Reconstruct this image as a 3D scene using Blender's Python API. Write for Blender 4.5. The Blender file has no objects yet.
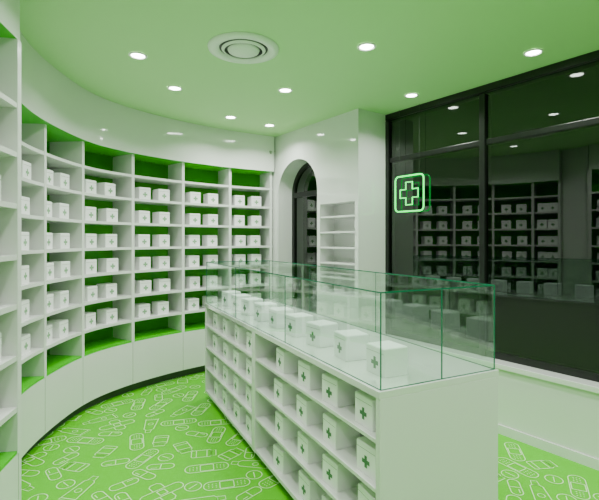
import bpy, math, random, bisect
from mathutils import Vector
random.seed(7)
F=441.0; CAMH=1.5; H=2.77

def mat(name,col,rough=0.5,emit=None,es=0,metal=0,coat=0,spec=0.5,noise=0):
    m=bpy.data.materials.new(name); m.use_nodes=True
    nt=m.node_tree; b=nt.nodes['Principled BSDF']
    b.inputs['Base Color'].default_value=(*col,1); b.inputs['Roughness'].default_value=rough
    b.inputs['Metallic'].default_value=metal; b.inputs['Coat Weight'].default_value=coat
    b.inputs['Coat Roughness'].default_value=0.02
    b.inputs['Specular IOR Level'].default_value=spec
    if emit: b.inputs['Emission Color'].default_value=(*emit,1); b.inputs['Emission Strength'].default_value=es
    if noise:
        n=nt.nodes.new('ShaderNodeTexNoise'); n.inputs['Scale'].default_value=9; n.inputs['Detail'].default_value=4
        r=nt.nodes.new('ShaderNodeMapRange'); r.inputs['To Min'].default_value=max(0,rough-noise); r.inputs['To Max'].default_value=rough+noise
        nt.links.new(n.outputs['Fac'],r.inputs['Value']); nt.links.new(r.outputs['Result'],b.inputs['Roughness'])
    return m
M_white=mat('white_lacquer',(0.74,0.745,0.73),0.22,noise=.04)
M_gloss=mat('gloss_white',(0.73,0.75,0.72),0.08,coat=1,noise=.02)
M_ceil=mat('ceiling_bounce_tint',(0.48,0.76,0.36),0.7)  # green bounce light from the floor is put into the ceiling colour
M_green=mat('green_laminate',(0.045,0.50,0.0),0.35)
M_floor=mat('green_vinyl',(0.085,0.50,0.0),0.42,spec=0.3,noise=.06)
M_line=mat('floor_ink',(0.58,0.88,0.42),0.45)
M_dark=mat('black_frame',(0.004,0.005,0.004),0.35)
M_kick=mat('kick_dark',(0.05,0.06,0.05),0.5)
M_box=mat('carton',(0.93,0.93,0.93),0.45)
M_cross=mat('cross_ink',(0.06,0.17,0.08),0.5)
M_cross2=mat('cross_ink_pale',(0.22,0.42,0.22),0.5)
M_seam=mat('seam',(0.30,0.36,0.28),0.6)
M_lamp=mat('lamp_emit',(1,1,1),0.5,emit=(0.97,1,0.93),es=28)
M_vent=mat('vent_plastic',(0.82,0.85,0.80),0.4)
M_neon=mat('neon_tube',(0.0,0.25,0.05),0.3,emit=(0.0,1.0,0.11),es=4.2)
M_asph=mat('asphalt',(0.004,0.004,0.005),0.9)
M_brick=mat('dark_brick',(0.03,0.02,0.018),0.8)
M_edge=mat('glass_edge',(0.012,0.15,0.08),0.15)

def glassmat(name,trans,base,gain):
    m=bpy.data.materials.new(name); m.use_nodes=True; nt=m.node_tree; nt.nodes.clear()
    o=nt.nodes.new('ShaderNodeOutputMaterial'); mx=nt.nodes.new('ShaderNodeMixShader')
    t=nt.nodes.new('ShaderNodeBsdfTransparent'); t.inputs[0].default_value=(*trans,1)
    g=nt.nodes.new('ShaderNodeBsdfGlossy'); g.inputs['Roughness'].default_value=0.0; g.inputs['Color'].default_value=(.95,1,.95,1)
    f=nt.nodes.new('ShaderNodeLayerWeight'); f.inputs[0].default_value=0.35
    r=nt.nodes.new('ShaderNodeMapRange'); r.inputs['To Min'].default_value=base; r.inputs['To Max'].default_value=gain
    nt.links.new(f.outputs['Facing'],r.inputs['Value']); nt.links.new(r.outputs['Result'],mx.inputs[0])
    nt.links.new(t.outputs[0],mx.inputs[1]); nt.links.new(g.outputs[0],mx.inputs[2]); nt.links.new(mx.outputs[0],o.inputs[0])
    return m
M_win=glassmat('window_glass',(0.30,0.33,0.31),0.06,0.19)
M_case=glassmat('case_glass',(0.84,0.955,0.885),0.05,0.38)

class MB:
    def __init__(s): s.v=[];s.f=[];s.m=[];s.mats=[]
    def mi(s,m):
        if m not in s.mats: s.mats.append(m)
        return s.mats.index(m)
    def poly(s,pts,m):
        b=len(s.v); s.v+= [tuple(p) for p in pts]; s.f.append(tuple(range(b,b+len(pts)))); s.m.append(s.mi(m))
    def hexa(s,p,m):
        b=len(s.v); s.v+=[tuple(q) for q in p]
        for f in ((0,3,2,1),(4,5,6,7),(0,1,5,4),(1,2,6,5),(2,3,7,6),(3,0,4,7)):
            s.f.append(tuple(b+i for i in f)); s.m.append(s.mi(m))
    def obj(s,name,parent=None,smooth=False,bevel=0):
        me=bpy.data.meshes.new(name); me.from_pydata(s.v,[],s.f); 
        for m in s.mats: me.materials.append(m)
        for p,i in zip(me.polygons,s.m): p.material_index=i; p.use_smooth=smooth
        me.update(); o=bpy.data.objects.new(name,me); bpy.context.collection.objects.link(o)
        if parent: o.parent=parent
        if bevel:
            bm=o.modifiers.new('b','BEVEL'); bm.width=bevel; bm.segments=2; bm.limit_method='ANGLE'
        return o
def empty(name):
    e=bpy.data.objects.new(name,None); bpy.context.collection.objects.link(e); e.empty_display_size=.1; return e

class Frame:
    def __init__(s,o,u,n): s.o=Vector(o);s.u=Vector(u).normalized();s.n=Vector(n).normalized()
    def P(s,a,d,z):
        q=s.o+s.u*a+s.n*d; return (q.x,q.y,z)
    def box(s,mb,a0,a1,d0,d1,z0,z1,m):
        mb.hexa([s.P(a0,d0,z0),s.P(a1,d0,z0),s.P(a1,d1,z0),s.P(a0,d1,z0),s.P(a0,d0,z1),s.P(a1,d0,z1),s.P(a1,d1,z1),s.P(a0,d1,z1)],m)

def carton(mb,fr,a,d,z,w,h,dep,ang=0,mc=None):
    mc=mc or M_cross
    c,s=math.cos(ang),math.sin(ang)
    o=fr.o+fr.u*a+fr.n*d; u=fr.u*c+fr.n*s; n=fr.n*c-fr.u*s
    f=Frame(o,u,n)
    k=.004
    ring=[(-w/2+k,0),(w/2-k,0),(w/2,k),(w/2,dep-k),(w/2-k,dep),(-w/2+k,dep),(-w/2,dep-k),(-w/2,k)]
    b=len(mb.v); lv=[(z,1),(z+h-k,1),(z+h,.95)]
    for zz,sc in lv:
        for (x,y) in ring:
            mb.v.append(f.P(x*sc,dep/2+(y-dep/2)*sc,zz))
    for l in range(2):
        for i in range(8):
            j=(i+1)%8
            mb.f.append((b+l*8+i,b+l*8+j,b+l*8+8+j,b+l*8+8+i)); mb.m.append(mb.mi(M_box))
    mb.f.append(tuple(b+16+i for i in range(8))); mb.m.append(mb.mi(M_box))
    e=-.0008
    zs=z+h*.80
    mb.poly([f.P(-w/2+k,e,zs),f.P(w/2-k,e,zs),f.P(w/2-k,e,zs+.002),f.P(-w/2+k,e,zs+.002)],M_seam)
    cz=z+h*.42; L=w*.19; t=w*.065
    pts=[(-t,-L),(t,-L),(t,-t),(L,-t),(L,t),(t,t),(t,L),(-t,L),(-t,t),(-L,t),(-L,-t),(-t,-t)]
    mb.poly([f.P(x,-.001,cz+y) for x,y in pts],mc)

def cat(p0,p1,p2,p3,t):
    return tuple(.5*((2*b)+(-a+c)*t+(2*a-5*b+4*c-d)*t*t+(-a+3*b-3*c+d)*t**3) for a,b,c,d in zip(p0,p1,p2,p3))
DEP=.30
shelfz=[.72,.96,1.20,1.43,1.67,1.91,2.14]
boxes=MB()
class Run:
    def __init__(s,ctrl,N):
        ext=[(ctrl[0][0]*2-ctrl[1][0],ctrl[0][1]*2-ctrl[1][1])]+ctrl+[(ctrl[-1][0]*2-ctrl[-2][0],ctrl[-1][1]*2-ctrl[-2][1])]
        s.dense=[]
        for i in range(1,len(ext)-2):
            for k in range(30): s.dense.append(cat(ext[i-1],ext[i],ext[i+1],ext[i+2],k/30))
        s.dense.append(ctrl[-1]); s.arc=[0]
        for a,b in zip(s.dense,s.dense[1:]): s.arc.append(s.arc[-1]+math.dist(a,b))
        s.TOT=s.arc[-1]; s.N=N; s.FR=[s.cf(s.TOT*i/N) for i in range(N+1)]
    def at(s,t):
        t=max(0,min(s.TOT,t)); i=max(1,min(len(s.arc)-1,bisect.bisect_left(s.arc,t)))
        k=(t-s.arc[i-1])/(s.arc[i]-s.arc[i-1]); a,b=s.dense[i-1],s.dense[i]
        return (a[0]+(b[0]-a[0])*k,a[1]+(b[1]-a[1])*k)
    def cf(s,t):
        p=s.at(t); a=s.at(t-.06); b=s.at(t+.06); T=Vector((b[0]-a[0],b[1]-a[1],0)).normalized()
        return Frame((p[0],p[1],0),T,(-T.y,T.x,0))
    def px(s,px):
        return min((abs(299.5+F*s.at(s.TOT*i/1000)[0]/s.at(s.TOT*i/1000)[1]-px),s.TOT*i/1000) for i in range(1001))[1]
    def sweep(s,mb,prof,m,mlist=None):
        n=len(prof); b=len(mb.v); N=s.N
        for f in s.FR:
            for d,z in prof: mb.v.append(f.P(0,d,z))
        for i in range(N):
            for j in range(n):
                k=(j+1)%n
                mb.f.append((b+i*n+j,b+(i+1)*n+j,b+(i+1)*n+k,b+i*n+k)); mb.m.append(mb.mi(mlist[j] if mlist else m))
        mb.f.append(tuple(b+j for j in range(n))); mb.m.append(mb.mi(m))
        mb.f.append(tuple(b+N*n+j for j in range(n))); mb.m.append(mb.mi(m))
    def build(s,name,us,bulk,ZB=2.34,OV=.05):
        unit=empty(name)
        mb=MB(); s.sweep(mb,[(DEP,.5),(DEP,ZB+.02),(DEP+.02,ZB+.02),(DEP+.02,.5)],M_green); mb.obj('back_panel',unit,True)
        mb=MB()
        for z in shelfz: s.sweep(mb,[(0,z-.024),(0,z),(DEP,z),(DEP,z-.024)],M_white)
        mb.obj('shelves',unit)
        mb=MB()
        for t in us: s.cf(t).box(mb,-.016,.016,-.003,DEP,.5,ZB,M_white)
        mb.obj('uprights',unit)
        mb=MB()
        s.sweep(mb,[(0,.09),(0,.50),(.0,.515),(DEP+.02,.515),(DEP+.02,.09)],M_white,mlist=[M_white,M_green,M_green,M_white,M_white])
        s.sweep(mb,[(.07,0),(.07,.1),(DEP,.1),(DEP,0)],M_kick)
        for t in us: s.cf(t).box(mb,-.0015,.0015,-.001,.01,.09,.5,M_seam)
        mb.obj('base_cabinet',unit)
        mb=MB()
        s.sweep(mb,[(-OV,ZB),(-OV,H),(DEP+.02,H),(DEP+.02,ZB)],M_gloss,mlist=[M_gloss,M_gloss,M_gloss,M_green])
        mb.obj(bulk)
        for b0,b1 in zip(us,us[1:]):
            L=b1-b0
            if L<.2: continue
            for z in shelfz[:-1]:
                for t in ([.28,.66] if L>.33 else [.45]):
                    f=s.cf(b0+L*(t+random.uniform(-.02,.02)))
                    carton(boxes,f,0,.035+random.uniform(0,.02),z+.0005,.13,.125,.13,random.uniform(-.06,.06),M_cross2)
R1=Run([(-1.60,2.36),(-1.73,2.62),(-1.84,3.1),(-1.85,3.75),(-1.70,4.2),(-1.38,4.65),(-1.0,5.02),(-.66,5.27),(-.335,5.46)],120)
us=[.016,.36]+[R1.px(p) for p in (45,83,133,183,230)]+[R1.TOT-.02]
R1.build('curved_shelving',us,'wall_bulkhead')
R2=Run([(-1.06,.72),(-1.20,1.42),(-1.325,2.09)],10)
R2.build('side_shelving',[.016,.48,.95,R2.TOT-.016],'wall_bulkhead_side',2.44,.0)
boxes.obj('product_boxes')
mb=MB(); e2=R2.FR[-1]; e1=R1.FR[0]
a=e2.P(.003,.06,0); b=e1.P(-.003,.06,0)
mb.poly([(a[0],a[1],0),(b[0],b[1],0),(b[0],b[1],H),(a[0],a[1],H)],M_white)
e2.box(mb,.001,.016,.0,DEP+.02,0,2.44,M_white)
mb.obj('wall_return')

# ---------------- arch wall / pillar ----------------
P0=(-.30,5.44); dW=Vector((-.59,.807,0)); nW=Vector((.807,.59,0))
A=Frame((*P0,0),-dW,nW)
LA=1.47; TH=.38
mb=MB()
def q(a0,a1,z0,z1,d=0,m=M_gloss): mb.poly([A.P(a0,d,z0),A.P(a1,d,z0),A.P(a1,d,z1),A.P(a0,d,z1)],m)
a0,a1=.07,.83; R=(a1-a0)/2; zc=2.05; am=(a0+a1)/2
n0,n1,nz0,nz1=.88,1.42,.95,1.88
q(-.06,a0,0,H)
K=32
for i in range(K):
    t0=math.pi*(1-i/K); t1=math.pi*(1-(i+1)/K)
    x0,z0=am+R*math.cos(t0),zc+R*math.sin(t0); x1,z1=am+R*math.cos(t1),zc+R*math.sin(t1)
    mb.poly([A.P(x0,0,z0),A.P(x1,0,z1),A.P(x1,0,H),A.P(x0,0,H)],M_gloss)
    mb.poly([A.P(x0,0,z0),A.P(x1,0,z1),A.P(x1,TH,z1),A.P(x0,TH,z0)],M_white)
    mb.poly([A.P(x0,TH,z0),A.P(x1,TH,z1),A.P(x1,TH,H),A.P(x0,TH,H)],M_brick)
for aa in (a0,a1): mb.poly([A.P(aa,0,0),A.P(aa,TH,0),A.P(aa,TH,zc),A.P(aa,0,zc)],M_white)
q(a1,n0,0,H); q(n1,LA,0,H); q(n0,n1,0,nz0); q(n0,n1,nz1,H)
nd=.20
q(n0,n1,nz0,nz1,nd,M_white)
for aa in (n0,n1): mb.poly([A.P(aa,0,nz0),A.P(aa,nd,nz0),A.P(aa,nd,nz1),A.P(aa,0,nz1)],M_white)
for zz in (nz0,nz1): mb.poly([A.P(n0,0,zz),A.P(n1,0,zz),A.P(n1,nd,zz),A.P(n0,nd,zz)],M_white)
mb.poly([A.P(LA,0,0),A.P(LA,TH,0),A.P(LA,TH,H),A.P(LA,0,H)],M_gloss)
q(-.06,a0,0,H,TH,M_brick); q(a1,LA,0,H,TH,M_brick)
mb.obj('wall_arch')
mb=MB()
for z in (1.10,1.25,1.41,1.57,1.73): A.box(mb,n0+.004,n1-.004,.0,nd-.004,z,z+.018,M_white)
mb.obj('niche_shelves',bevel=.002)
door=empty('door_1'); mb=MB()
dd=.20
A.box(mb,a0+.005,a0+.055,dd,dd+.04,0,zc,M_dark); A.box(mb,a1-.055,a1-.005,dd,dd+.04,0,zc,M_dark)
A.box(mb,a0+.055,a1-.055,dd,dd+.04,.0,.1,M_dark); A.box(mb,a0+.055,a1-.055,dd,dd+.04,zc-.03,zc+.03,M_dark)
for i in range(K):
    t0=math.pi*(1-i/K); t1=math.pi*(1-(i+1)/K)
    def pt(t,r,d): return A.P(am+r*math.cos(t),d,zc+r*math.sin(t))
    r0,r1=R-.055,R-.005
    mb.hexa([pt(t0,r0,dd),pt(t1,r0,dd),pt(t1,r0,dd+.04),pt(t0,r0,dd+.04),pt(t0,r1,dd),pt(t1,r1,dd),pt(t1,r1,dd+.04),pt(t0,r1,dd+.04)],M_dark)
A.box(mb,a1-.11,a1-.09,dd-.05,dd-.03,.9,1.3,M_dark); A.box(mb,a1-.11,a1-.09,dd-.03,dd,.93,.95,M_dark); A.box(mb,a1-.11,a1-.09,dd-.03,dd,1.25,1.27,M_dark)
mb.obj('frame',door)
mb=MB(); pts=[A.P(a0+.05,dd+.02,.1),A.P(a1-.05,dd+.02,.1)]+[A.P(am+(R-.05)*math.cos(math.pi*i/K),dd+.02,zc+(R-.05)*math.sin(math.pi*i/K)) for i in range(K+1)]
mb.poly(pts,M_win); mb.obj('pane',door)

# ---------------- window wall ----------------
W=Frame((1.953,2.876,0),dW,nW)
a2=1.937; aN=-6.0; G=.12
mb=MB(); W.box(mb,aN,a2,0,.2,0,.50,M_gloss); mb.obj('wall_window')
mb=MB(); W.box(mb,aN,a2-.001,-.03,G,.505,.545,M_gloss); mb.obj('trim_sill',bevel=.004)
mb=MB(); W.box(mb,aN,a2-.001,-.012,-.0005,.0,.07,M_gloss); mb.obj('baseboard_window')
win=empty('window_1'); mb=MB()
W.box(mb,aN,a2,.07,.20,H-.06,H-.002,M_dark)
W.box(mb,aN,a2,G-.03,G+.05,.545,.60,M_dark)
W.box(mb,aN,a2,G-.035,G+.05,2.28,2.325,M_dark)
W.box(mb,a2-.05,a2-.002,G-.05,G+.05,.55,H-.07,M_dark)
for k in range(7):
    a=.87-1.111*k; W.box(mb,a-.025,a+.025,G-.05,G+.05,.55,H-.07,M_dark)
mb.obj('frame',win,bevel=.003)
mb=MB(); gp=G-.022
mb.poly([W.P(aN,gp,.56),W.P(a2,gp,.56),W.P(a2,gp,H-.05),W.P(aN,gp,H-.05)],M_win); mb.obj('pane',win)

# ---------------- room shell ----------------
outer=[f.P(0,DEP+.03,0)[:2] for f in R2.FR[::2]]+[f.P(0,DEP+.03,0)[:2] for f in R1.FR[::4]]
wN=W.P(aN,.2,0)[:2]; wE=A.P(-.06,TH,0)[:2]
yl=outer[0]; LX=outer[0][0]
poly=[wN,wE]+outer[::-1]+[(LX,wN[1])]
mb=MB(); mb.poly([(x,y,0) for x,y in poly],M_floor); fl=mb.obj('floor')
mb=MB(); mb.poly([(x,y,H) for x,y in poly],M_ceil); mb.obj('ceiling')
mb=MB(); mb.poly([(LX,wN[1],0),(LX,yl[1],0),(LX,yl[1],H),(LX,wN[1],H)],M_white); mb.obj('wall_left')
mb=MB(); mb.poly([(LX,wN[1],0),(wN[0],wN[1],0),(wN[0],wN[1],H),(LX,wN[1],H)],M_white); mb.obj('wall_back')
mb=MB(); 
for (x0,y0),(x1,y1) in zip(outer,outer[1:]): mb.poly([(x0,y0,0),(x1,y1,0),(x1,y1,H),(x0,y0,H)],M_white)
mb.obj('wall_curved')
mb=MB(); mb.poly([W.P(-9,.25,-.05),W.P(9,.25,-.05),W.P(9,9,-.05),W.P(-9,9,-.05)],M_asph); mb.obj('pavement')

# ---------------- floor print ----------------
def inside(x,y,P):
    c=False; j=len(P)-1
    for i in range(len(P)):
        if (P[i][1]>y)!=(P[j][1]>y) and x<(P[j][0]-P[i][0])*(y-P[i][1])/(P[j][1]-P[i][1])+P[i][0]: c=not c
        j=i
    return c
mb=MB()
SC=1.12
def line(pts,ox,oy,an,w=.0052,closed=True):
    c,s=math.cos(an)*SC,math.sin(an)*SC; n=len(pts); L=[]
    for i in range(n):
        a=pts[i-1] if (closed or i>0) else pts[i]; b=pts[(i+1)%n] if (closed or i<n-1) else pts[i]
        tx,ty=b[0]-a[0],b[1]-a[1]; l=math.hypot(tx,ty) or 1
        nx,ny=-ty/l*w/2,tx/l*w/2
        for sg in (1,-1):
            x,y=pts[i][0]+sg*nx,pts[i][1]+sg*ny
            L.append((ox+x*c-y*s,oy+x*s+y*c,.0012))
    b0=len(mb.v); mb.v+=L
    for i in range(n if closed else n-1):
        j=(i+1)%n
        mb.f.append((b0+2*i,b0+2*i+1,b0+2*j+1,b0+2*j)); mb.m.append(mb.mi(M_line))
def rr(w,h,r,k=6):
    o=[]
    for cx,cy,t in ((w-r,h-r,0),(-w+r,h-r,1),(-w+r,-h+r,2),(w-r,-h+r,3)):
        for i in range(k+1):
            a=math.pi/2*(t+i/k); o.append((cx+r*math.cos(a),cy+r*math.sin(a)))
    return o
def circ(x,y,r,k=10): return [(x+r*math.cos(2*math.pi*i/k),y+r*math.sin(2*math.pi*i/k)) for i in range(k)]
ICON={'b':(.125,.045),'x':(.12,.10),'c':(.08,.034),'t':(.047,.047),'u':(.12,.05),'p':(.09,.05)}
cells={}
def discs(kind,x,y,an):
    a,b=ICON[kind]; a*=SC; b*=SC; n=max(1,round(a/b)); 
    return [(x+math.cos(an)*t,y+math.sin(an)*t,b) for t in ([0] if n==1 else [(-1+2*i/(2*n-2))*(a-b) for i in range(2*n-1)])]
def free(ds):
    for (x,y,r) in ds:
        cx,cy=int(x//.25),int(y//.25)
        for i in (-1,0,1):
            for j in (-1,0,1):
                for (a,b,c) in cells.get((cx+i,cy+j),()):
                    if (x-a)**2+(y-b)**2<(r+c+.006)**2: return False
    return True
for it in range(50000):
    x=random.uniform(-2.1,5.3); y=random.uniform(-1.8,5.7); kind=random.choice('bbbuxucp' if it<14000 else 'bbcptu')
    if not inside(x,y,poly) or (Vector((x,y,0))-W.o).dot(nW)>-.17: continue
    an=random.uniform(0,2*math.pi); ds=discs(kind,x,y,an)
    if not free(ds): continue
    for d in ds: cells.setdefault((int(d[0]//.25),int(d[1]//.25)),[]).append(d)
    if kind=='b':
        line(rr(.125,.042,.040),x,y,an); line(rr(.038,.034,.006,3),x,y,an)
        for sx in (-1,1):
            for dx in (.058,.078,.098):
                for dy in (-.016,.0,.016): line(circ(sx*dx,dy,.0025,5),x,y,an,.003)
    elif kind=='x':
        line(rr(.12,.034,.032),x,y,an)
        line([(.034,.036),(.034,.08),(.018,.098),(-.018,.098),(-.034,.08),(-.034,.036)],x,y,an,closed=False)
        line([(.034,-.036),(.034,-.08),(.018,-.098),(-.018,-.098),(-.034,-.08),(-.034,-.036)],x,y,an,closed=False)
        line(rr(.022,.022,.004,2),x,y,an)
    elif kind=='c':
        line(rr(.078,.030,.0295),x,y,an); line([(0,.030),(0,-.030)],x,y,an,closed=False)
        line([(.02,.014),(.055,.014)],x,y,an,closed=False)
    elif kind=='u':
        line([(-.12,-.045),(-.12,.045),(.06,.032),(.075,.014),(.075,-.014),(.06,-.032)],x,y,an)
        line([(.075,.02),(.115,.016),(.115,-.016),(.075,-.02)],x,y,an); line([(-.105,-.044),(-.105,.044)],x,y,an,closed=False)
        line(circ(-.03,0,.018,12),x,y,an,.004)
    elif kind=='p':
        line(rr(.06,.045,.01,3),x,y,an); line([(.06,.036),(.09,.036),(.09,-.036),(.06,-.036)],x,y,an)
        line([(-.03,-.045),(-.03,.045)],x,y,an,closed=False); line([(.035,-.045),(.035,.045)],x,y,an,closed=False)
    else:
        line(circ(0,0,.045,20),x,y,an); line([(-.03,0),(.03,0)],x,y,an,closed=False)
mb.obj('floor_print',fl)

# ---------------- counter ----------------
NL=Vector((.318,1.74,0)); uC=Vector((-.444,.896,0)).normalized(); nC=Vector((.896,.444,0)).normalized()
C=Frame(NL,uC,nC); LC=2.74; WC=.67; TOP=.90
cnt=empty('display_counter')
mb=MB()
C.box(mb,0,.03,0,WC,.06,TOP-.03,M_white)
C.box(mb,LC-.03,LC,0,WC,.06,TOP-.03,M_white)
C.box(mb,1.39,1.45,-.004,.36,.06,TOP-.03,M_white)
C.box(mb,.03,LC-.03,.36,.38,.06,TOP-.03,M_white)
C.box(mb,.03,LC-.03,WC-.03,WC,.06,TOP-.03,M_white)
C.box(mb,0,LC,-.004,WC+.004,TOP-.03,TOP,M_gloss)
C.box(mb,.03,LC-.03,0,.64,.06,.085,M_white)
C.box(mb,.06,LC-.06,.06,WC-.06,0,.06,M_kick)
sz=[.30,.50,.70]
for z in sz:
    for x0,x1 in ((.03,1.39),(1.45,LC-.03)): C.box(mb,x0,x1,.002,.36,z-.018,z,M_white)
mb.obj('carcass',cnt,bevel=.002)
g0,g1=TOP+.001,1.29; I=.012
mb=MB(); me=MB()
def single(pts): mb.poly([C.P(*p) for p in pts],M_case)
segs=[(I,.93),(.93,1.85),(1.85,LC-I)]
for x0,x1 in segs:
    for d in (I,WC-I): single([(x0,d,g0),(x1,d,g0),(x1,d,g1),(x0,d,g1)])
for a in (I,LC-I): single([(a,I,g0),(a,WC-I,g0),(a,WC-I,g1),(a,I,g1)])
single([(I,I,g1),(LC-I,I,g1),(LC-I,WC-I,g1),(I,WC-I,g1)])
mb.obj('glass_case',cnt)
e=.0022
for a in (I,LC-I):
    for d in (I,WC/2,WC-I): C.box(me,a-e,a+e,d-e,d+e,g0,g1,M_edge)
for a in (.93,1.85):
    for d in (I,WC-I): C.box(me,a-.0015,a+.0015,d-.002,d+.002,g0,g1,M_edge)
for d in (I,WC-I): C.box(me,I,LC-I,d-e,d+e,g1-.003,g1+.003,M_edge); C.box(me,I,LC-I,d-e,d+e,g0,g0+.002,M_edge)
for a in (I,LC-I): C.box(me,a-e,a+e,I,WC-I,g1-.003,g1+.003,M_edge); C.box(me,a-e,a+e,I,WC-I,g0,g0+.002,M_edge)
me.obj('glass_edges',cnt)
mb=MB()
for z in [.085]+sz:
    for t in (.16,.44,.74,1.06,1.60,1.90,2.20,2.5):
        carton(mb,C,t+random.uniform(-.02,.02),.03,z+.0005,.135,.13,.14,random.uniform(-.1,.1))
mb.obj('counter_boxes')
mb=MB()
for t in (.20,.50,.79,1.09,1.38,1.66,1.95,2.22,2.5):
    carton(mb,C,t,.12,TOP+.0008,.14,.125,.13,random.uniform(-.12,.12))
mb.obj('display_boxes')

# ---------------- ceiling fittings ----------------
def ring(mb,cx,cy,prof,m,K=40):
    b=len(mb.v); n=len(prof)
    for i in range(K):
        a=2*math.pi*i/K
        for r,z in prof: mb.v.append((cx+r*math.cos(a),cy+r*math.sin(a),z))
    for i in range(K):
        k=(i+1)%K
        for j in range(n-1): mb.f.append((b+i*n+j,b+k*n+j,b+k*n+j+1,b+i*n+j+1)); mb.m.append(mb.mi(m))
def disc(mb,cx,cy,r,z,m,K=32): mb.poly([(cx+r*math.cos(2*math.pi*i/K),cy+r*math.sin(2*math.pi*i/K),z) for i in range(K)],m)
lights=[(-1.11,3.03),(-1.04,3.68),(-.71,4.55),(-.33,4.87),(-.12,3.73),(.44,2.89),(.98,3.86),(1.58,2.98),
        (-.75,2.05),(.3,1.5),(1.5,1.6),(2.6,1.7),(-.5,.6),(.8,.3),(2.2,.3),(3.5,.2),(0,-1),(2,-1.1),(3.9,-1.2)]
for i,(x,y) in enumerate(lights):
    mb=MB()
    ring(mb,x,y,[(.062,H-.001),(.062,H-.006),(.050,H-.009),(.044,H-.003)],M_vent)
    disc(mb,x,y,.045,H-.0035,M_lamp)
    o=mb.obj('downlight')
    ld=bpy.data.lights.new('lamp','AREA'); ld.shape='DISK'; ld.size=.09; ld.energy=11.5; ld.color=(.98,1,.95); ld.spread=math.radians(140)
    lo=bpy.data.objects.new('lamp',ld); lo.location=(x,y,H-.012); bpy.context.collection.objects.link(lo); lo.parent=o
mb=MB(); cx,cy=-.37,2.92
ring(mb,cx,cy,[(.235,H-.001),(.232,H-.012),(.20,H-.022),(.165,H-.014),(.16,H-.004)],M_vent)
disc(mb,cx,cy,.162,H-.003,M_dark)
for r in (.135,): ring(mb,cx,cy,[(r+.010,H-.012),(r,H-.022),(r-.010,H-.022),(r-.004,H-.012)],M_vent)
ring(mb,cx,cy,[(.105,H-.014),(.10,H-.024),(.05,H-.034),(.0,H-.036)],M_vent)
mb.obj('ceiling_air_diffuser',None,True)

mb=MB(); p=A.P(-.0,-.05,0); ring(mb,p[0]-.02,p[1],[(.028,2.59),(.028,2.57),(.022,2.55),(.010,2.54),(0,2.538)],M_seam,20)
ring(mb,p[0]-.02,p[1],[(0,2.592),(.028,2.59)],M_seam,20)
A.box(mb,-.03,.0,-.05,-.0005,2.59,2.60,M_seam)
mb.obj('security_camera')

# ---------------- neon sign ----------------
neon=empty('neon_sign')
def tube(pts,name,r=.006,cyc=True):
    cu=bpy.data.curves.new(name,'CURVE'); cu.dimensions='3D'; cu.bevel_depth=r; cu.bevel_resolution=3
    sp=cu.splines.new('POLY'); sp.points.add(len(pts)-1)
    for p_,q_ in zip(sp.points,pts): p_.co=(*q_,1)
    sp.use_cyclic_u=cyc; o=bpy.data.objects.new(name,cu); bpy.context.collection.objects.link(o); o.parent=neon
    cu.materials.append(M_neon); return o
ac,zc2,dn=1.61,1.945,.052
tube([W.P(ac+x,dn,zc2+y) for x,y in rr(.17,.17,.04)],'outer_tube',.006)
L,t=.108,.04
tube([W.P(ac+x,dn,zc2+y) for x,y in [(-t,-L),(t,-L),(t,-t),(L,-t),(L,t),(t,t),(t,L),(-t,L),(-t,t),(-L,t),(-L,-t),(-t,-t)]],'cross_tube',.005)
mb=MB()
for x in (-.12,.12): W.box(mb,ac+x-.001,ac+x+.001,dn-.001,dn+.001,zc2+.17,H-.002,M_kick)
mb.obj('hanging_wires',neon)

w=bpy.data.worlds.new('w'); bpy.context.scene.world=w; w.use_nodes=True
w.node_tree.nodes['Background'].inputs[0].default_value=(.002,.0025,.003,1)
cam=bpy.data.cameras.new('camera'); co=bpy.data.objects.new('camera',cam); bpy.context.collection.objects.link(co)
co.location=(0,0,CAMH); co.rotation_euler=(math.pi/2,0,0)
cam.sensor_width=36; cam.lens=F/599*36; cam.shift_y=-10/599; cam.clip_start=.02
bpy.context.scene.camera=co
